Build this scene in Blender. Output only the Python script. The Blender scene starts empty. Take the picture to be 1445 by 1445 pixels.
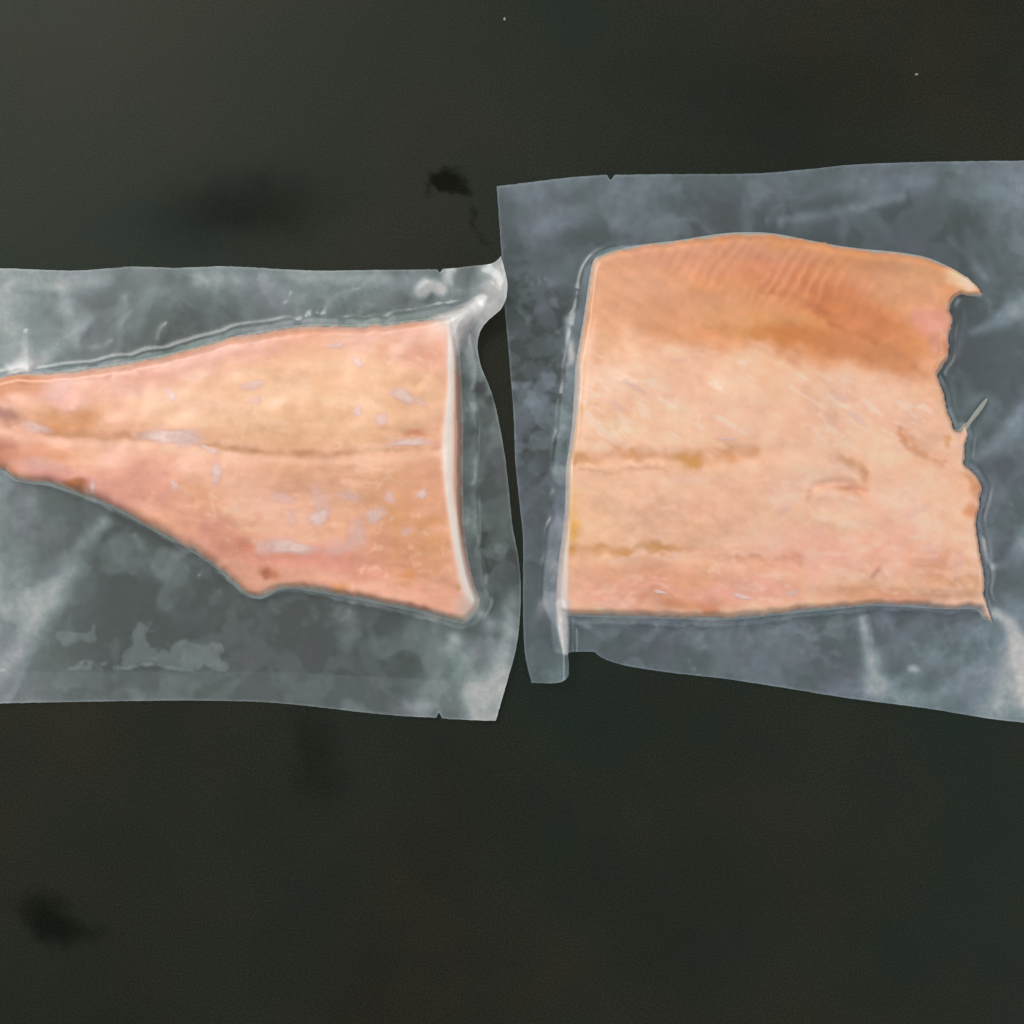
import bpy, math, random
import numpy as np
from mathutils import Vector

# ------------------------------------------------------------------ camera, light, exposure
sc = bpy.context.scene
S = 0.40 / 1445.0            # metres per photo pixel on the table
CAM_H = 0.70
MM = 0.001

cam_d = bpy.data.cameras.new("camera")
cam = bpy.data.objects.new("camera", cam_d)
sc.collection.objects.link(cam)
cam.location = (0, 0, CAM_H)
cam.rotation_euler = (0, 0, 0)
cam_d.sensor_width = 36.0
cam_d.lens = 36.0 * CAM_H / 0.40
cam_d.clip_start = 0.01
cam_d.clip_end = 50
sc.camera = cam

world = bpy.data.worlds.new("World")
sc.world = world
world.use_nodes = True
bg = world.node_tree.nodes["Background"]
bg.inputs[0].default_value = (0.92, 0.97, 1.0, 1)
bg.inputs[1].default_value = 0.40

def area(name, loc, target, size, power, col):
    d = bpy.data.lights.new(name, 'AREA')
    d.shape = 'RECTANGLE'; d.size = size[0]; d.size_y = size[1]
    d.energy = power; d.color = col
    o = bpy.data.objects.new(name, d); sc.collection.objects.link(o)
    o.location = loc
    o.rotation_euler = (Vector(target) - Vector(loc)).to_track_quat('-Z', 'Y').to_euler()
    return o
area("window_light", (-0.80, 0.80, 1.25), (0, 0, 0), (1.0, 0.8), 20.0, (1.0, 0.985, 0.965))
area("fill_light", (1.5, -0.45, 1.25), (0, 0, 0), (1.1, 1.1), 12.0, (0.96, 0.98, 1.0))  # added soft fill from the right, not a lamp of the room

sc.view_settings.view_transform = 'Standard'
sc.view_settings.look = 'None'
sc.view_settings.exposure = 0.0
sc.view_settings.gamma = 1.0
sc.cycles.use_denoising = True
sc.cycles.transparent_max_bounces = 12
sc.cycles.max_bounces = 5
sc.cycles.diffuse_bounces = 3
sc.cycles.glossy_bounces = 2
sc.cycles.caustics_reflective = False

# ------------------------------------------------------------------ numeric helpers (photo pixels as table units)
def smooth(a, b, x):
    t = np.clip((x - a) / (b - a), 0, 1)
    return t * t * (3 - 2 * t)

def vnoise(x, y, seed=0):
    xi = np.floor(x).astype(np.int64); yi = np.floor(y).astype(np.int64)
    fx = x - xi; fy = y - yi
    fx = fx * fx * fx * (fx * (fx * 6 - 15) + 10); fy = fy * fy * fy * (fy * (fy * 6 - 15) + 10)
    def h(a, b):
        n = (a * 374761393 + b * 668265263 + seed * 1442695041) & 0xFFFFFFFF
        n = ((n ^ (n >> 13)) * 1274126177) & 0xFFFFFFFF
        n = ((n ^ (n >> 16)) * 2246822519) & 0xFFFFFFFF
        return ((n ^ (n >> 15)) & 0xFFFFFF) / float(0xFFFFFF)
    a = h(xi, yi); b = h(xi + 1, yi); c = h(xi, yi + 1); d = h(xi + 1, yi + 1)
    return (a * (1 - fx) + b * fx) * (1 - fy) + (c * (1 - fx) + d * fx) * fy

def fbm(x, y, scale, seed=0, octv=4, gain=0.5):
    """-1..1 noise, scale = size of the largest cell in pixels"""
    s = 0.0; amp = 1.0; tot = 0.0; f = 1.0 / scale
    for o in range(octv):
        ang = 0.6 * o + seed
        ca, sa = math.cos(ang), math.sin(ang)
        s = s + amp * (vnoise((x * ca - y * sa) * f + 31.7 * o, (x * sa + y * ca) * f + 17.3 * o, seed * 13 + o) * 2 - 1)
        tot += amp; amp *= gain; f *= 2.03
    return s / tot * 1.6

def blur(a, r, n=2):
    r = int(r)
    if r < 1: return a
    for _ in range(n):
        for ax in (0, 1):
            p = np.pad(a, [(r + 1, r) if i == ax else (0, 0) for i in range(2)], mode='edge')
            c = np.cumsum(p, axis=ax)
            if ax == 0: a = (c[2 * r + 1:, :] - c[:-2 * r - 1, :]) / (2 * r + 1)
            else: a = (c[:, 2 * r + 1:] - c[:, :-2 * r - 1]) / (2 * r + 1)
    return a

def spline(pts, closed=True, step=4.0):
    """Catmull-Rom through pts; a point given twice makes a sharp corner. Extra columns ride along."""
    P = np.array(pts, float); n = len(P); out = []
    rng = range(n if closed else n - 1)
    for i in rng:
        g = lambda k: P[k % n] if closed else P[min(max(k, 0), n - 1)]
        p0, p1, p2, p3 = g(i - 1), g(i), g(i + 1), g(i + 2)
        L = np.hypot(*(p2 - p1)[:2])
        if L < 1e-6: continue
        m1 = (p2 - p0) * 0.5; m2 = (p3 - p1) * 0.5
        if np.hypot(*(p1 - p0)[:2]) < 1e-6: m1 = (p2 - p1) * 0.5
        if np.hypot(*(p3 - p2)[:2]) < 1e-6: m2 = (p2 - p1) * 0.5
        for v in (m1, m2):                       # keep the tangents short on uneven spacing
            l = np.hypot(v[0], v[1])
            if l > L: v *= L / l
        k = max(1, int(L / step))
        for j in range(k):
            t = j / k; t2 = t * t; t3 = t2 * t
            out.append((2 * t3 - 3 * t2 + 1) * p1 + (t3 - 2 * t2 + t) * m1 + (-2 * t3 + 3 * t2) * p2 + (t3 - t2) * m2)
    if not closed: out.append(P[-1])
    return np.array(out)

def line_dist(X, Y, L, closed=False, reach=1e9):
    """distance to polyline (searched within reach), nearest point, interpolated extra columns, signed side; X, Y a regular grid"""
    best = np.full(X.shape, 1e9); nx = X.copy(); ny = Y.copy()
    ex = [np.full(X.shape, L[:, 2 + k].max()) for k in range(L.shape[1] - 2)]
    side = np.zeros(X.shape); n = len(L); xs = X[0]; ys = Y[:, 0]
    for i in range(n if closed else n - 1):
        a = L[i]; b = L[(i + 1) % n]
        dx, dy = b[0] - a[0], b[1] - a[1]; l2 = dx * dx + dy * dy
        if l2 < 1e-9: continue
        i0, i1 = np.searchsorted(xs, (min(a[0], b[0]) - reach, max(a[0], b[0]) + reach))
        j0, j1 = np.searchsorted(ys, (min(a[1], b[1]) - reach, max(a[1], b[1]) + reach))
        if i1 <= i0 or j1 <= j0: continue
        w = (slice(j0, j1), slice(i0, i1)); Xw, Yw = X[w], Y[w]
        t = np.clip(((Xw - a[0]) * dx + (Yw - a[1]) * dy) / l2, 0, 1)
        qx = a[0] + t * dx; qy = a[1] + t * dy
        d = np.hypot(Xw - qx, Yw - qy); m = d < best[w]
        best[w][m] = d[m]; nx[w][m] = qx[m]; ny[w][m] = qy[m]
        side[w][m] = ((Xw - a[0]) * dy - (Yw - a[1]) * dx)[m]
        for k in range(len(ex)):
            ex[k][w][m] = (a[2 + k] + t * (b[2 + k] - a[2 + k]))[m]
    return np.minimum(best, reach), nx, ny, ex, side

def inside(X, Y, L):
    r = np.zeros(X.shape, bool); n = len(L); ys = Y[:, 0]
    for i in range(n):
        x0, y0 = L[i][:2]; x1, y1 = L[(i + 1) % n][:2]
        if y0 == y1: continue
        j0, j1 = np.searchsorted(ys, (min(y0, y1), max(y0, y1)))
        if j1 <= j0: continue
        r[j0:j1] ^= X[j0:j1] < (x1 - x0) * (Y[j0:j1] - y0) / (y1 - y0) + x0
    return r

def ragged(L, amp, seed):
    """uneven cut edge: two scales of waviness along the outline"""
    x, y = L[:, 0], L[:, 1]
    dx = fbm(x, y, 22, seed, 2) + 0.7 * fbm(x, y, 8, seed + 1, 2); dy = fbm(x, y, 22, seed + 2, 2) + 0.7 * fbm(x, y, 8, seed + 3, 2)
    return np.stack([x + amp * dx, y + amp * dy], 1)

class Field:
    """a regular grid over an outline"""
    def __init__(s, outline, step=2.0, pad=12):
        s.L = outline; s.step = step
        x0, y0 = outline[:, 0].min() - pad, outline[:, 1].min() - pad
        x1, y1 = outline[:, 0].max() + pad, outline[:, 1].max() + pad
        s.xs = np.arange(x0, x1, step); s.ys = np.arange(y0, y1, step)
        s.X, s.Y = np.meshgrid(s.xs, s.ys)
        s.d, s.nx, s.ny, s.ex, _ = line_dist(s.X, s.Y, outline, True, 150)
        s.ins = inside(s.X, s.Y, outline)
        s.sd = np.where(s.ins, s.d, -s.d)
    def sample(s, A, x, y):
        u = np.clip((np.asarray(x) - s.xs[0]) / s.step, 0, len(s.xs) - 1.001)
        v = np.clip((np.asarray(y) - s.ys[0]) / s.step, 0, len(s.ys) - 1.001)
        i = u.astype(int); j = v.astype(int); fu = u - i; fv = v - j
        return (A[j, i] * (1 - fu) + A[j, i + 1] * fu) * (1 - fv) + (A[j + 1, i] * (1 - fu) + A[j + 1, i + 1] * fu) * fv

def line_mask(F, pts, w, soft=1.0, taper=True):
    """soft stroke along a line, 1 in the middle; w may vary per point (third column)"""
    L = spline([p if len(p) > 2 else (p[0], p[1], w) for p in pts], False, 5)
    d, _, _, ex, side = line_dist(F.X, F.Y, L, False, 3.2 * L[:, 2].max())
    return np.exp(-(d / np.maximum(ex[0], 0.5)) ** 2 * soft), side

def blobm(X, Y, cx, cy, rx, ry, ang=0, soft=0.6):
    a = math.radians(ang); c, s = math.cos(a), math.sin(a)
    u = (X - cx) * c + (Y - cy) * s; v = -(X - cx) * s + (Y - cy) * c
    r = np.sqrt((u / rx) ** 2 + (v / ry) ** 2)
    return 1 - smooth(1 - soft, 1 + soft * 0.5, r)

def lin(c):
    c = np.array(c, float) / 255.0
    return np.where(c <= 0.04045, c / 12.92, ((c + 0.055) / 1.055) ** 2.4)

def paint(C, m, rgb, k=1.0):
    m = np.clip(m * k, 0, 1)[..., None]
    return C * (1 - m) + lin(rgb) * m

def mottle(C, F, seed, fx=1.0, fy=1.0, keep=1.0):
    """soft marbling of the flesh: pinker, yellower and paler clouds, then fine grain"""
    X, Y = F.X, F.Y
    U = X * fx + 14 * fbm(X, Y, 50, seed + 1, 3); V = Y * fy + 14 * fbm(X, Y, 50, seed + 2, 3)
    C = paint(C, smooth(0.0, 0.75, fbm(U, V, 70, seed + 3, 4)), (228, 154, 122), .13)
    C = paint(C, smooth(0.0, 0.75, fbm(U, V, 60, seed + 4, 4)), (232, 172, 112), .17)
    C = paint(C, smooth(0.05, 0.7, fbm(U, V, 44, seed + 5, 4)), (248, 206, 176), .15 * keep)
    C = paint(C, smooth(0.28, 0.62, fbm(U * .7, V * 1.2, 15, seed + 6, 2)), (249, 210, 180), .10 * keep)
    return C * (1 + 0.04 * fbm(U, V, 26, seed + 7, 4))[..., None]

def pale(C):
    m = smooth(0.18, 0.32, C[..., 2])
    return np.clip(C * np.array([1.04, 0.985, 0.99]) * (1 + m[..., None] * np.array([.07, .065, .075])), 0, 0.95)

def wx(px): return (px - 722.5) * S
def wy(py): return (722.5 - py) * S

# ------------------------------------------------------------------ mesh helpers
def link(o, parent=None):
    sc.collection.objects.link(o)
    if parent is not None: o.parent = parent
    return o

def empty(name, loc, label, cat, group=None):
    o = bpy.data.objects.new(name, None); o.location = loc
    o.empty_display_size = 0.02
    o["label"] = label; o["category"] = cat
    if group: o["group"] = group
    return link(o)

def sheet(name, F, Z, mat, parent, cellmask=None, attrs=None, cols=None, base=None, snap=True, scale=1.0, bottom=None):
    """mesh from the height field Z (metres) over the outline; bottom = height of a closing underside"""
    ny_, nx_ = F.X.shape
    cx = (F.X[:-1, :-1] + F.X[1:, 1:]) / 2; cy = (F.Y[:-1, :-1] + F.Y[1:, 1:]) / 2
    cell = inside(cx, cy, F.L)
    full = cell.copy()
    if cellmask is not None: cell = cell & cellmask
    cnt = np.zeros(F.X.shape, int)
    for a in (0, 1):
        for b in (0, 1):
            cnt[a:ny_ - 1 + a, b:nx_ - 1 + b] += full
    rim = (cnt > 0) & (cnt < 4)
    X = np.where(rim, F.nx, F.X) if snap else F.X
    Y = np.where(rim, F.ny, F.Y) if snap else F.Y
    used = np.zeros(F.X.shape, bool)
    for a in (0, 1):
        for b in (0, 1):
            used[a:ny_ - 1 + a, b:nx_ - 1 + b] |= cell
    idx = np.full(F.X.shape, -1); idx[used] = np.arange(used.sum())
    ox, oy, oz = parent.location if parent is not None else (0, 0, 0)
    V = np.stack([wx(X[used]) * scale - ox, wy(Y[used]) * scale - oy, Z[used] - oz], 1)
    j, i = np.nonzero(cell)
    Fc = np.stack([idx[j, i], idx[j + 1, i], idx[j + 1, i + 1], idx[j, i + 1]], 1)
    nv = len(V)
    A = {k: v[used] for k, v in (attrs or {}).items()}
    Cc = {k: v[used] for k, v in (cols or {}).items()}
    if bottom is not None:                       # wall and flat underside
        e = {}
        for f in Fc:
            for k in range(4):
                a, b = int(f[k]), int(f[(k + 1) % 4])
                if (b, a) in e: del e[(b, a)]
                else: e[(a, b)] = 1
        ring = sorted({a for a, b in e} | {b for a, b in e})
        rmap = {a: nv + n for n, a in enumerate(ring)}
        VB = V[ring].copy(); VB[:, 2] = bottom - oz
        V = np.concatenate([V, VB])
        for k in A: A[k] = np.concatenate([A[k], A[k][ring]])
        for k in Cc: Cc[k] = np.concatenate([Cc[k], Cc[k][ring]])
        W = np.array([[b, a, rmap[a], rmap[b]] for a, b in e])
        Fc = np.concatenate([Fc, W])
    me = bpy.data.meshes.new(name)
    me.vertices.add(len(V)); me.vertices.foreach_set("co", V.astype(np.float32).ravel())
    me.loops.add(len(Fc) * 4); me.loops.foreach_set("vertex_index", Fc.astype(np.int32).ravel())
    me.polygons.add(len(Fc)); me.polygons.foreach_set("loop_start", np.arange(0, len(Fc) * 4, 4, dtype=np.int32))
    me.polygons.foreach_set("use_smooth", np.ones(len(Fc), bool))
    me.update(calc_edges=True)
    for k, v in A.items():
        at = me.attributes.new(k, 'FLOAT', 'POINT'); at.data.foreach_set("value", v.astype(np.float32))
    for k, v in Cc.items():
        at = me.attributes.new(k, 'FLOAT_COLOR', 'POINT')
        at.data.foreach_set("color", np.concatenate([v, np.ones((len(v), 1))], 1).astype(np.float32).ravel())
    me.materials.append(mat)
    o = bpy.data.objects.new(name, me)
    return link(o, parent)

# ------------------------------------------------------------------ materials
class NT:
    def __init__(s, name):
        s.m = bpy.data.materials.new(name); s.m.use_nodes = True
        s.t = s.m.node_tree; s.t.nodes.clear()
        s.out = s.n('ShaderNodeOutputMaterial')
    def n(s, kind, **kw):
        o = s.t.nodes.new(kind)
        for k, v in kw.items():
            if k in o.bl_rna.properties: setattr(o, k, v)
            else: o.inputs[k].default_value = v
        return o
    def l(s, a, b): s.t.links.new(a, b)
    def attr(s, name): return s.n('ShaderNodeAttribute', attribute_name=name)
    def math(s, op, a, b=None, c=None):
        o = s.n('ShaderNodeMath', operation=op)
        for k, v in enumerate((a, b, c)):
            if v is None: continue
            if isinstance(v, (int, float)): o.inputs[k].default_value = v
            else: s.l(v, o.inputs[k])
        return o.outputs[0]
    def noise(s, vec, scale, detail=4, rough=0.5):
        o = s.n('ShaderNodeTexNoise'); o.inputs['Scale'].default_value = scale
        o.inputs['Detail'].default_value = detail; o.inputs['Roughness'].default_value = rough
        s.l(vec, o.inputs['Vector']); return o
    def remap(s, v, a, b, c, d):
        o = s.n('ShaderNodeMapRange'); s.l(v, o.inputs[0])
        for k, q in enumerate((a, b, c, d)): o.inputs[k + 1].default_value = q
        return o.outputs[0]

def mix_col(N, fac, a, b, mode='MIX'):
    o = N.n('ShaderNodeMix', data_type='RGBA', blend_type=mode)
    for sock, v in ((o.inputs[0], fac), (o.inputs[6], a), (o.inputs[7], b)):
        if isinstance(v, (int, float)): sock.default_value = v
        elif isinstance(v, tuple): sock.default_value = v
        else: N.l(v, sock)
    return o.outputs[2]

def flesh_material(name, rough=0.6, sss=0.0):
    N = NT(name); p = N.n('ShaderNodeBsdfPrincipled')
    geo = N.n('ShaderNodeTexCoord').outputs['Object']
    a = N.attr('tissue')
    fine = N.noise(geo, 900, 5, 0.6)
    mid = N.noise(geo, 210, 4, 0.55)
    f = N.math('ADD', N.math('MULTIPLY', fine.outputs[0], 0.08), N.math('MULTIPLY', mid.outputs[0], 0.12))
    f = N.math('ADD', f, 0.92)
    comb = N.n('ShaderNodeVectorMath', operation='SCALE'); N.l(a.outputs['Color'], comb.inputs[0]); N.l(f, comb.inputs['Scale'])
    N.l(comb.outputs[0], p.inputs['Base Color'])
    p.inputs['Roughness'].default_value = rough
    p.inputs['Specular IOR Level'].default_value = 0.2
    p.inputs['Subsurface Weight'].default_value = sss
    p.inputs['Subsurface Radius'].default_value = (1.0, 0.45, 0.25)
    p.inputs['Subsurface Scale'].default_value = 0.0022
    b = N.n('ShaderNodeBump'); b.inputs['Strength'].default_value = 0.15; b.inputs['Distance'].default_value = 0.0006
    N.l(mid.outputs[0], b.inputs['Height']); N.l(b.outputs[0], p.inputs['Normal'])
    N.l(p.outputs[0], N.out.inputs[0])
    return N.m

def film_material(name, tint, rough=0.24, spec=0.05):
    N = NT(name)
    geo = N.n('ShaderNodeTexCoord').outputs['Object']
    h = N.attr('haze').outputs['Fac']
    n1 = N.noise(geo, 330, 4, 0.6)
    hz = N.math('MULTIPLY', h, N.remap(n1.outputs[0], 0.3, 0.7, 0.86, 1.14))
    hz = N.math('MINIMUM', hz, 0.96)
    tr = N.n('ShaderNodeBsdfTransparent'); tr.inputs[0].default_value = (0.975, 0.98, 0.98, 1)
    n3 = N.noise(geo, 26, 3, 0.55); n4 = N.noise(geo, 41, 3, 0.55)
    tc = mix_col(N, N.remap(n3.outputs[0], 0.40, 0.62, 0, 0.8), tint + (1,), (tint[0] * 0.93, tint[1] * 1.0, tint[2] * 0.93, 1))
    tc = mix_col(N, N.remap(n4.outputs[0], 0.45, 0.65, 0, 0.8), tc, (min(1, tint[0] * 1.1), tint[1] * 0.98, min(1, tint[2] * 1.06), 1))
    tc = mix_col(N, N.remap(h, 0.30, 0.62, 0, 1), tc, (0.94, 0.905, 0.875, 1))
    di = N.n('ShaderNodeBsdfDiffuse'); N.l(tc, di.inputs[0])
    tl = N.n('ShaderNodeBsdfTranslucent'); N.l(tc, tl.inputs[0])
    b = N.n('ShaderNodeBump'); b.inputs['Strength'].default_value = 0.2; b.inputs['Distance'].default_value = 0.0005
    n2 = N.noise(geo, 140, 3, 0.5); N.l(n2.outputs[0], b.inputs['Height'])
    gl = N.n('ShaderNodeBsdfGlossy')
    N.l(N.remap(N.attr('contact').outputs['Fac'], 0, 1, rough, 0.36), gl.inputs['Roughness'])
    N.l(b.outputs[0], gl.inputs['Normal'])
    sct = N.n('ShaderNodeMixShader'); sct.inputs[0].default_value = 0.18
    N.l(di.outputs[0], sct.inputs[1]); N.l(tl.outputs[0], sct.inputs[2])
    m1 = N.n('ShaderNodeMixShader'); N.l(hz, m1.inputs[0]); N.l(tr.outputs[0], m1.inputs[1]); N.l(sct.outputs[0], m1.inputs[2])
    lw = N.n('ShaderNodeLayerWeight'); lw.inputs[0].default_value = 0.5
    fr = N.math('ADD', N.math('MULTIPLY', N.math('POWER', lw.outputs['Facing'], 5.0), 0.22), spec)   # Schlick reflectance
    m2 = N.n('ShaderNodeMixShader'); N.l(fr, m2.inputs[0]); N.l(m1.outputs[0], m2.inputs[1]); N.l(gl.outputs[0], m2.inputs[2])
    N.l(m2.outputs[0], N.out.inputs[0])
    return N.m

def frost_material():
    N = NT("frost"); p = N.n('ShaderNodeBsdfPrincipled')
    geo = N.n('ShaderNodeTexCoord').outputs['Object']
    n = N.noise(geo, 420, 4, 0.6)
    p.inputs['Base Color'].default_value = tuple(lin((255, 218, 206))) + (1,)
    p.inputs['Roughness'].default_value = 0.6
    a = N.attr('cover').outputs['Fac']
    al = N.math('MULTIPLY', a, N.remap(n.outputs[0], 0.3, 0.6, 0.75, 1.0))
    N.l(al, p.inputs['Alpha']); N.l(p.outputs[0], N.out.inputs[0])
    return N.m

def table_material():
    N = NT("dark_table"); p = N.n('ShaderNodeBsdfPrincipled')
    geo = N.n('ShaderNodeTexCoord').outputs['Object']
    big = N.noise(geo, 11, 4, 0.55); mid = N.noise(geo, 38, 4, 0.6); grain = N.noise(geo, 1300, 2, 0.8)
    hue = N.noise(geo, 7.3, 3, 0.5)
    c = mix_col(N, N.remap(hue.outputs[0], 0.35, 0.65, 0, 1), (0.0150, 0.0116, 0.0062, 1), (0.0062, 0.0116, 0.0068, 1))
    c = mix_col(N, N.remap(mid.outputs[0], 0.45, 0.75, 0, 0.5), c, (0.0090, 0.0096, 0.0078, 1))
    v = N.math('MULTIPLY', N.remap(grain.outputs[0], 0.34, 0.66, 0.4, 1.6), N.remap(big.outputs[0], 0.3, 0.7, 0.8, 1.2))
    st = N.attr('stain_shade').outputs['Fac']
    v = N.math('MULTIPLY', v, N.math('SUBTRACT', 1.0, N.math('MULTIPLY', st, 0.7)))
    sv = N.n('ShaderNodeVectorMath', operation='SCALE'); N.l(c, sv.inputs[0]); N.l(v, sv.inputs['Scale'])
    N.l(sv.outputs[0], p.inputs['Base Color'])
    p.inputs['Specular Tint'].default_value = (0.88, 1.0, 0.88, 1)
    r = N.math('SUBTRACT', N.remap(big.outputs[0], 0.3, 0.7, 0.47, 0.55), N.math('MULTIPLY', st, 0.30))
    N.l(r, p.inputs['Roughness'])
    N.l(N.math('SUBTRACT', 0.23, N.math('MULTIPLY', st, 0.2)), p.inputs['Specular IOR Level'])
    b = N.n('ShaderNodeBump'); b.inputs['Strength'].default_value = 0.05; b.inputs['Distance'].default_value = 0.0002
    N.l(grain.outputs[0], b.inputs['Height']); N.l(b.outputs[0], p.inputs['Normal'])
    N.l(p.outputs[0], N.out.inputs[0])
    return N.m

M_flesh = flesh_material("trout_flesh")
M_cut = flesh_material("cut_flesh", 0.6)
M_skin = flesh_material("silver_skin", 0.35, 0.0)
M_frost = frost_material()
M_filmL = film_material("clear_film_grey", (0.72, 0.86, 0.88))
M_filmR = film_material("clear_film_blue", (0.64, 0.80, 0.91))
M_table = table_material()

# ------------------------------------------------------------------ table
tx = np.concatenate([[-3600, -1500, -500], np.arange(-40, 1490, 4.0), [1900, 3000, 5000]])
TX, TY = np.meshgrid(tx, tx)
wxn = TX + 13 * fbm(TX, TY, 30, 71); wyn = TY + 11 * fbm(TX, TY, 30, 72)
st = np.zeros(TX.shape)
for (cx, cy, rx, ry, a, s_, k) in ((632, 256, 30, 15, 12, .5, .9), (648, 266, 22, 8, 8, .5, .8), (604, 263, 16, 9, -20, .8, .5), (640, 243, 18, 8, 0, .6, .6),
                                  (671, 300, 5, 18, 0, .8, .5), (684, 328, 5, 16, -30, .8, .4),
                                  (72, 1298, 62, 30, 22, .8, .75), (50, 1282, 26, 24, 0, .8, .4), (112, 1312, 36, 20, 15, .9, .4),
                                  (330, 295, 150, 62, -8, 1.0, .6), (445, 1065, 40, 75, 0, 1.0, .35), (1100, 120, 200, 60, 5, 1.0, .12)):  # wide oval above the left bag: a soft shadow painted into the table
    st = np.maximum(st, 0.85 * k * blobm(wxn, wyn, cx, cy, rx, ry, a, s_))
class G: pass
tf = G(); tf.X, tf.Y = TX, TY; tf.nx, tf.ny = TX, TY
tf.L = np.array([(-5000, -5000), (6000, -5000), (6000, 6000), (-5000, 6000)], float)
table = sheet("table_top", tf, np.zeros(TX.shape), M_table, None, attrs={"stain_shade": st}, snap=False)
table["kind"] = "structure"

# ------------------------------------------------------------------ left fillet (tail piece)
# columns: x, y, rim width (px over which the edge rises), top height near it (mm)
LF = [(-95, 560, 26, 5), (-95, 640, 26, 5), (-40, 662, 26, 6), (0, 663, 24, 7), (14, 674, 22, 8), (34, 678, 22, 8), (62, 681, 24, 9), (112, 697, 26, 10),
      (160, 716, 30, 11), (210, 744, 34, 12), (250, 765, 34, 12), (290, 790, 30, 11), (318, 812, 26, 9), (340, 832, 20, 8), (357, 842, 16, 7),
      (372, 840, 16, 7), (388, 831, 16, 8), (412, 828, 18, 9), (440, 832, 20, 10), (480, 839, 20, 11), (540, 851, 20, 12), (600, 864, 18, 12),
      (640, 875, 18, 12), (656, 878, 16, 11), (656, 878, 16, 11), (672, 862, 12, 11), (677, 847, 12, 12), (677, 847, 12, 12), (668, 820, 13, 14),
      (659, 780, 13, 15), (655, 740, 13, 15), (653, 690, 13, 15), (653, 600, 13, 15), (651, 540, 13, 15), (648, 500, 12, 15), (643, 465, 12, 15), (638, 447, 12, 14),
      (638, 447, 12, 14), (600, 450, 20, 13), (560, 455, 24, 13), (500, 459, 26, 13), (440, 458, 26, 13), (400, 462, 26, 13), (330, 475, 26, 12),
      (270, 491, 26, 12), (230, 501, 24, 12), (190, 509, 24, 11), (130, 518, 22, 10), (75, 525, 22, 9), (30, 528, 22, 8), (0, 531, 22, 7), (-50, 545, 24, 6)]
oLF = spline(LF, True, 4)
rs = np.random.RandomState(3)
oLF[:, :2] = ragged(oLF, np.where(oLF[:, 0] > 636, 0.4, 1.3), 5)
F1 = Field(oLF, 2.0, 60)
X, Y = F1.X, F1.Y
rimw = blur(F1.ex[0], 3); top = blur(F1.ex[1], 12, 3)
t = np.clip(F1.sd / (0.62 * rimw), 0, 1)
prof = np.sqrt(np.clip(1 - (1 - t) ** 2, 0, 1)) ** 1.1
bulge = 1 + 0.22 * smooth(0, 130, F1.sd)
Z1 = top * prof * bulge
mid_line = [(-60, 597), (0, 600), (60, 612), (130, 618), (215, 619), (280, 628), (345, 636), (420, 641), (500, 642), (560, 637), (632, 628)]
m, side = line_mask(F1, mid_line, 5)
Z1 -= 0.35 * m * smooth(2, 20, F1.sd)*(0.6+fbm(X,Y,60,39,2))
m2, _ = line_mask(F1, mid_line, 22)
Z1 -= 1.1 * m2 * smooth(2, 20, F1.sd)
Z1 += smooth(4, 30, F1.sd) * (1.3 * fbm(X, Y, 85, 5, 3) + 0.2 * fbm(X * 0.6, Y * 1.3, 26, 6, 3))
for pts, w, hgt in (([(540, 495), (560, 508), (580, 512), (600, 530), (590, 548)], 4, -0.5), ([(600, 500), (610, 525), (590, 545)], 4, -0.5),
                    ([(160, 540), (165, 525), (185, 520), (205, 540), (200, 590), (190, 605)], 4, -0.4),
                    ([(480, 490), (510, 482), (540, 490)], 4, 0.4), ([(230, 700), (300, 745), (350, 800)], 9, 0.5),
                    ([(385, 790), (450, 790), (560, 805), (640, 830)], 10, -0.6), ([(620, 570), (600, 568), (580, 560)], 4, -0.3)):
    mm_, _ = line_mask(F1, pts, w); Z1 += hgt * mm_ * smooth(0, 14, F1.sd)
rim_pts = [(640, 448, 5), (640, 480, 6), (637, 515, 4), (636, 560, 4), (633, 600, 6), (632, 640, 7), (634, 690, 5), (641, 740, 5), (650, 790, 6), (660, 830, 7), (672, 848, 6)]
Z1 += 0.10 * smooth(6, 30, F1.sd) * fbm(X * 0.45 + Y * 0.25, Y * 1.3 - X * 0.2, 9, 26, 2)
rimm, rside = line_mask(F1, rim_pts, 5)
Z1 += 0.9 * rimm * smooth(0, 8, F1.sd)
Z1 = np.where(F1.ins, np.maximum(Z1, 0.6), 0)
Z1s = 0.8 * np.where(F1.ins, blur(Z1, 1, 1), 0)

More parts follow.
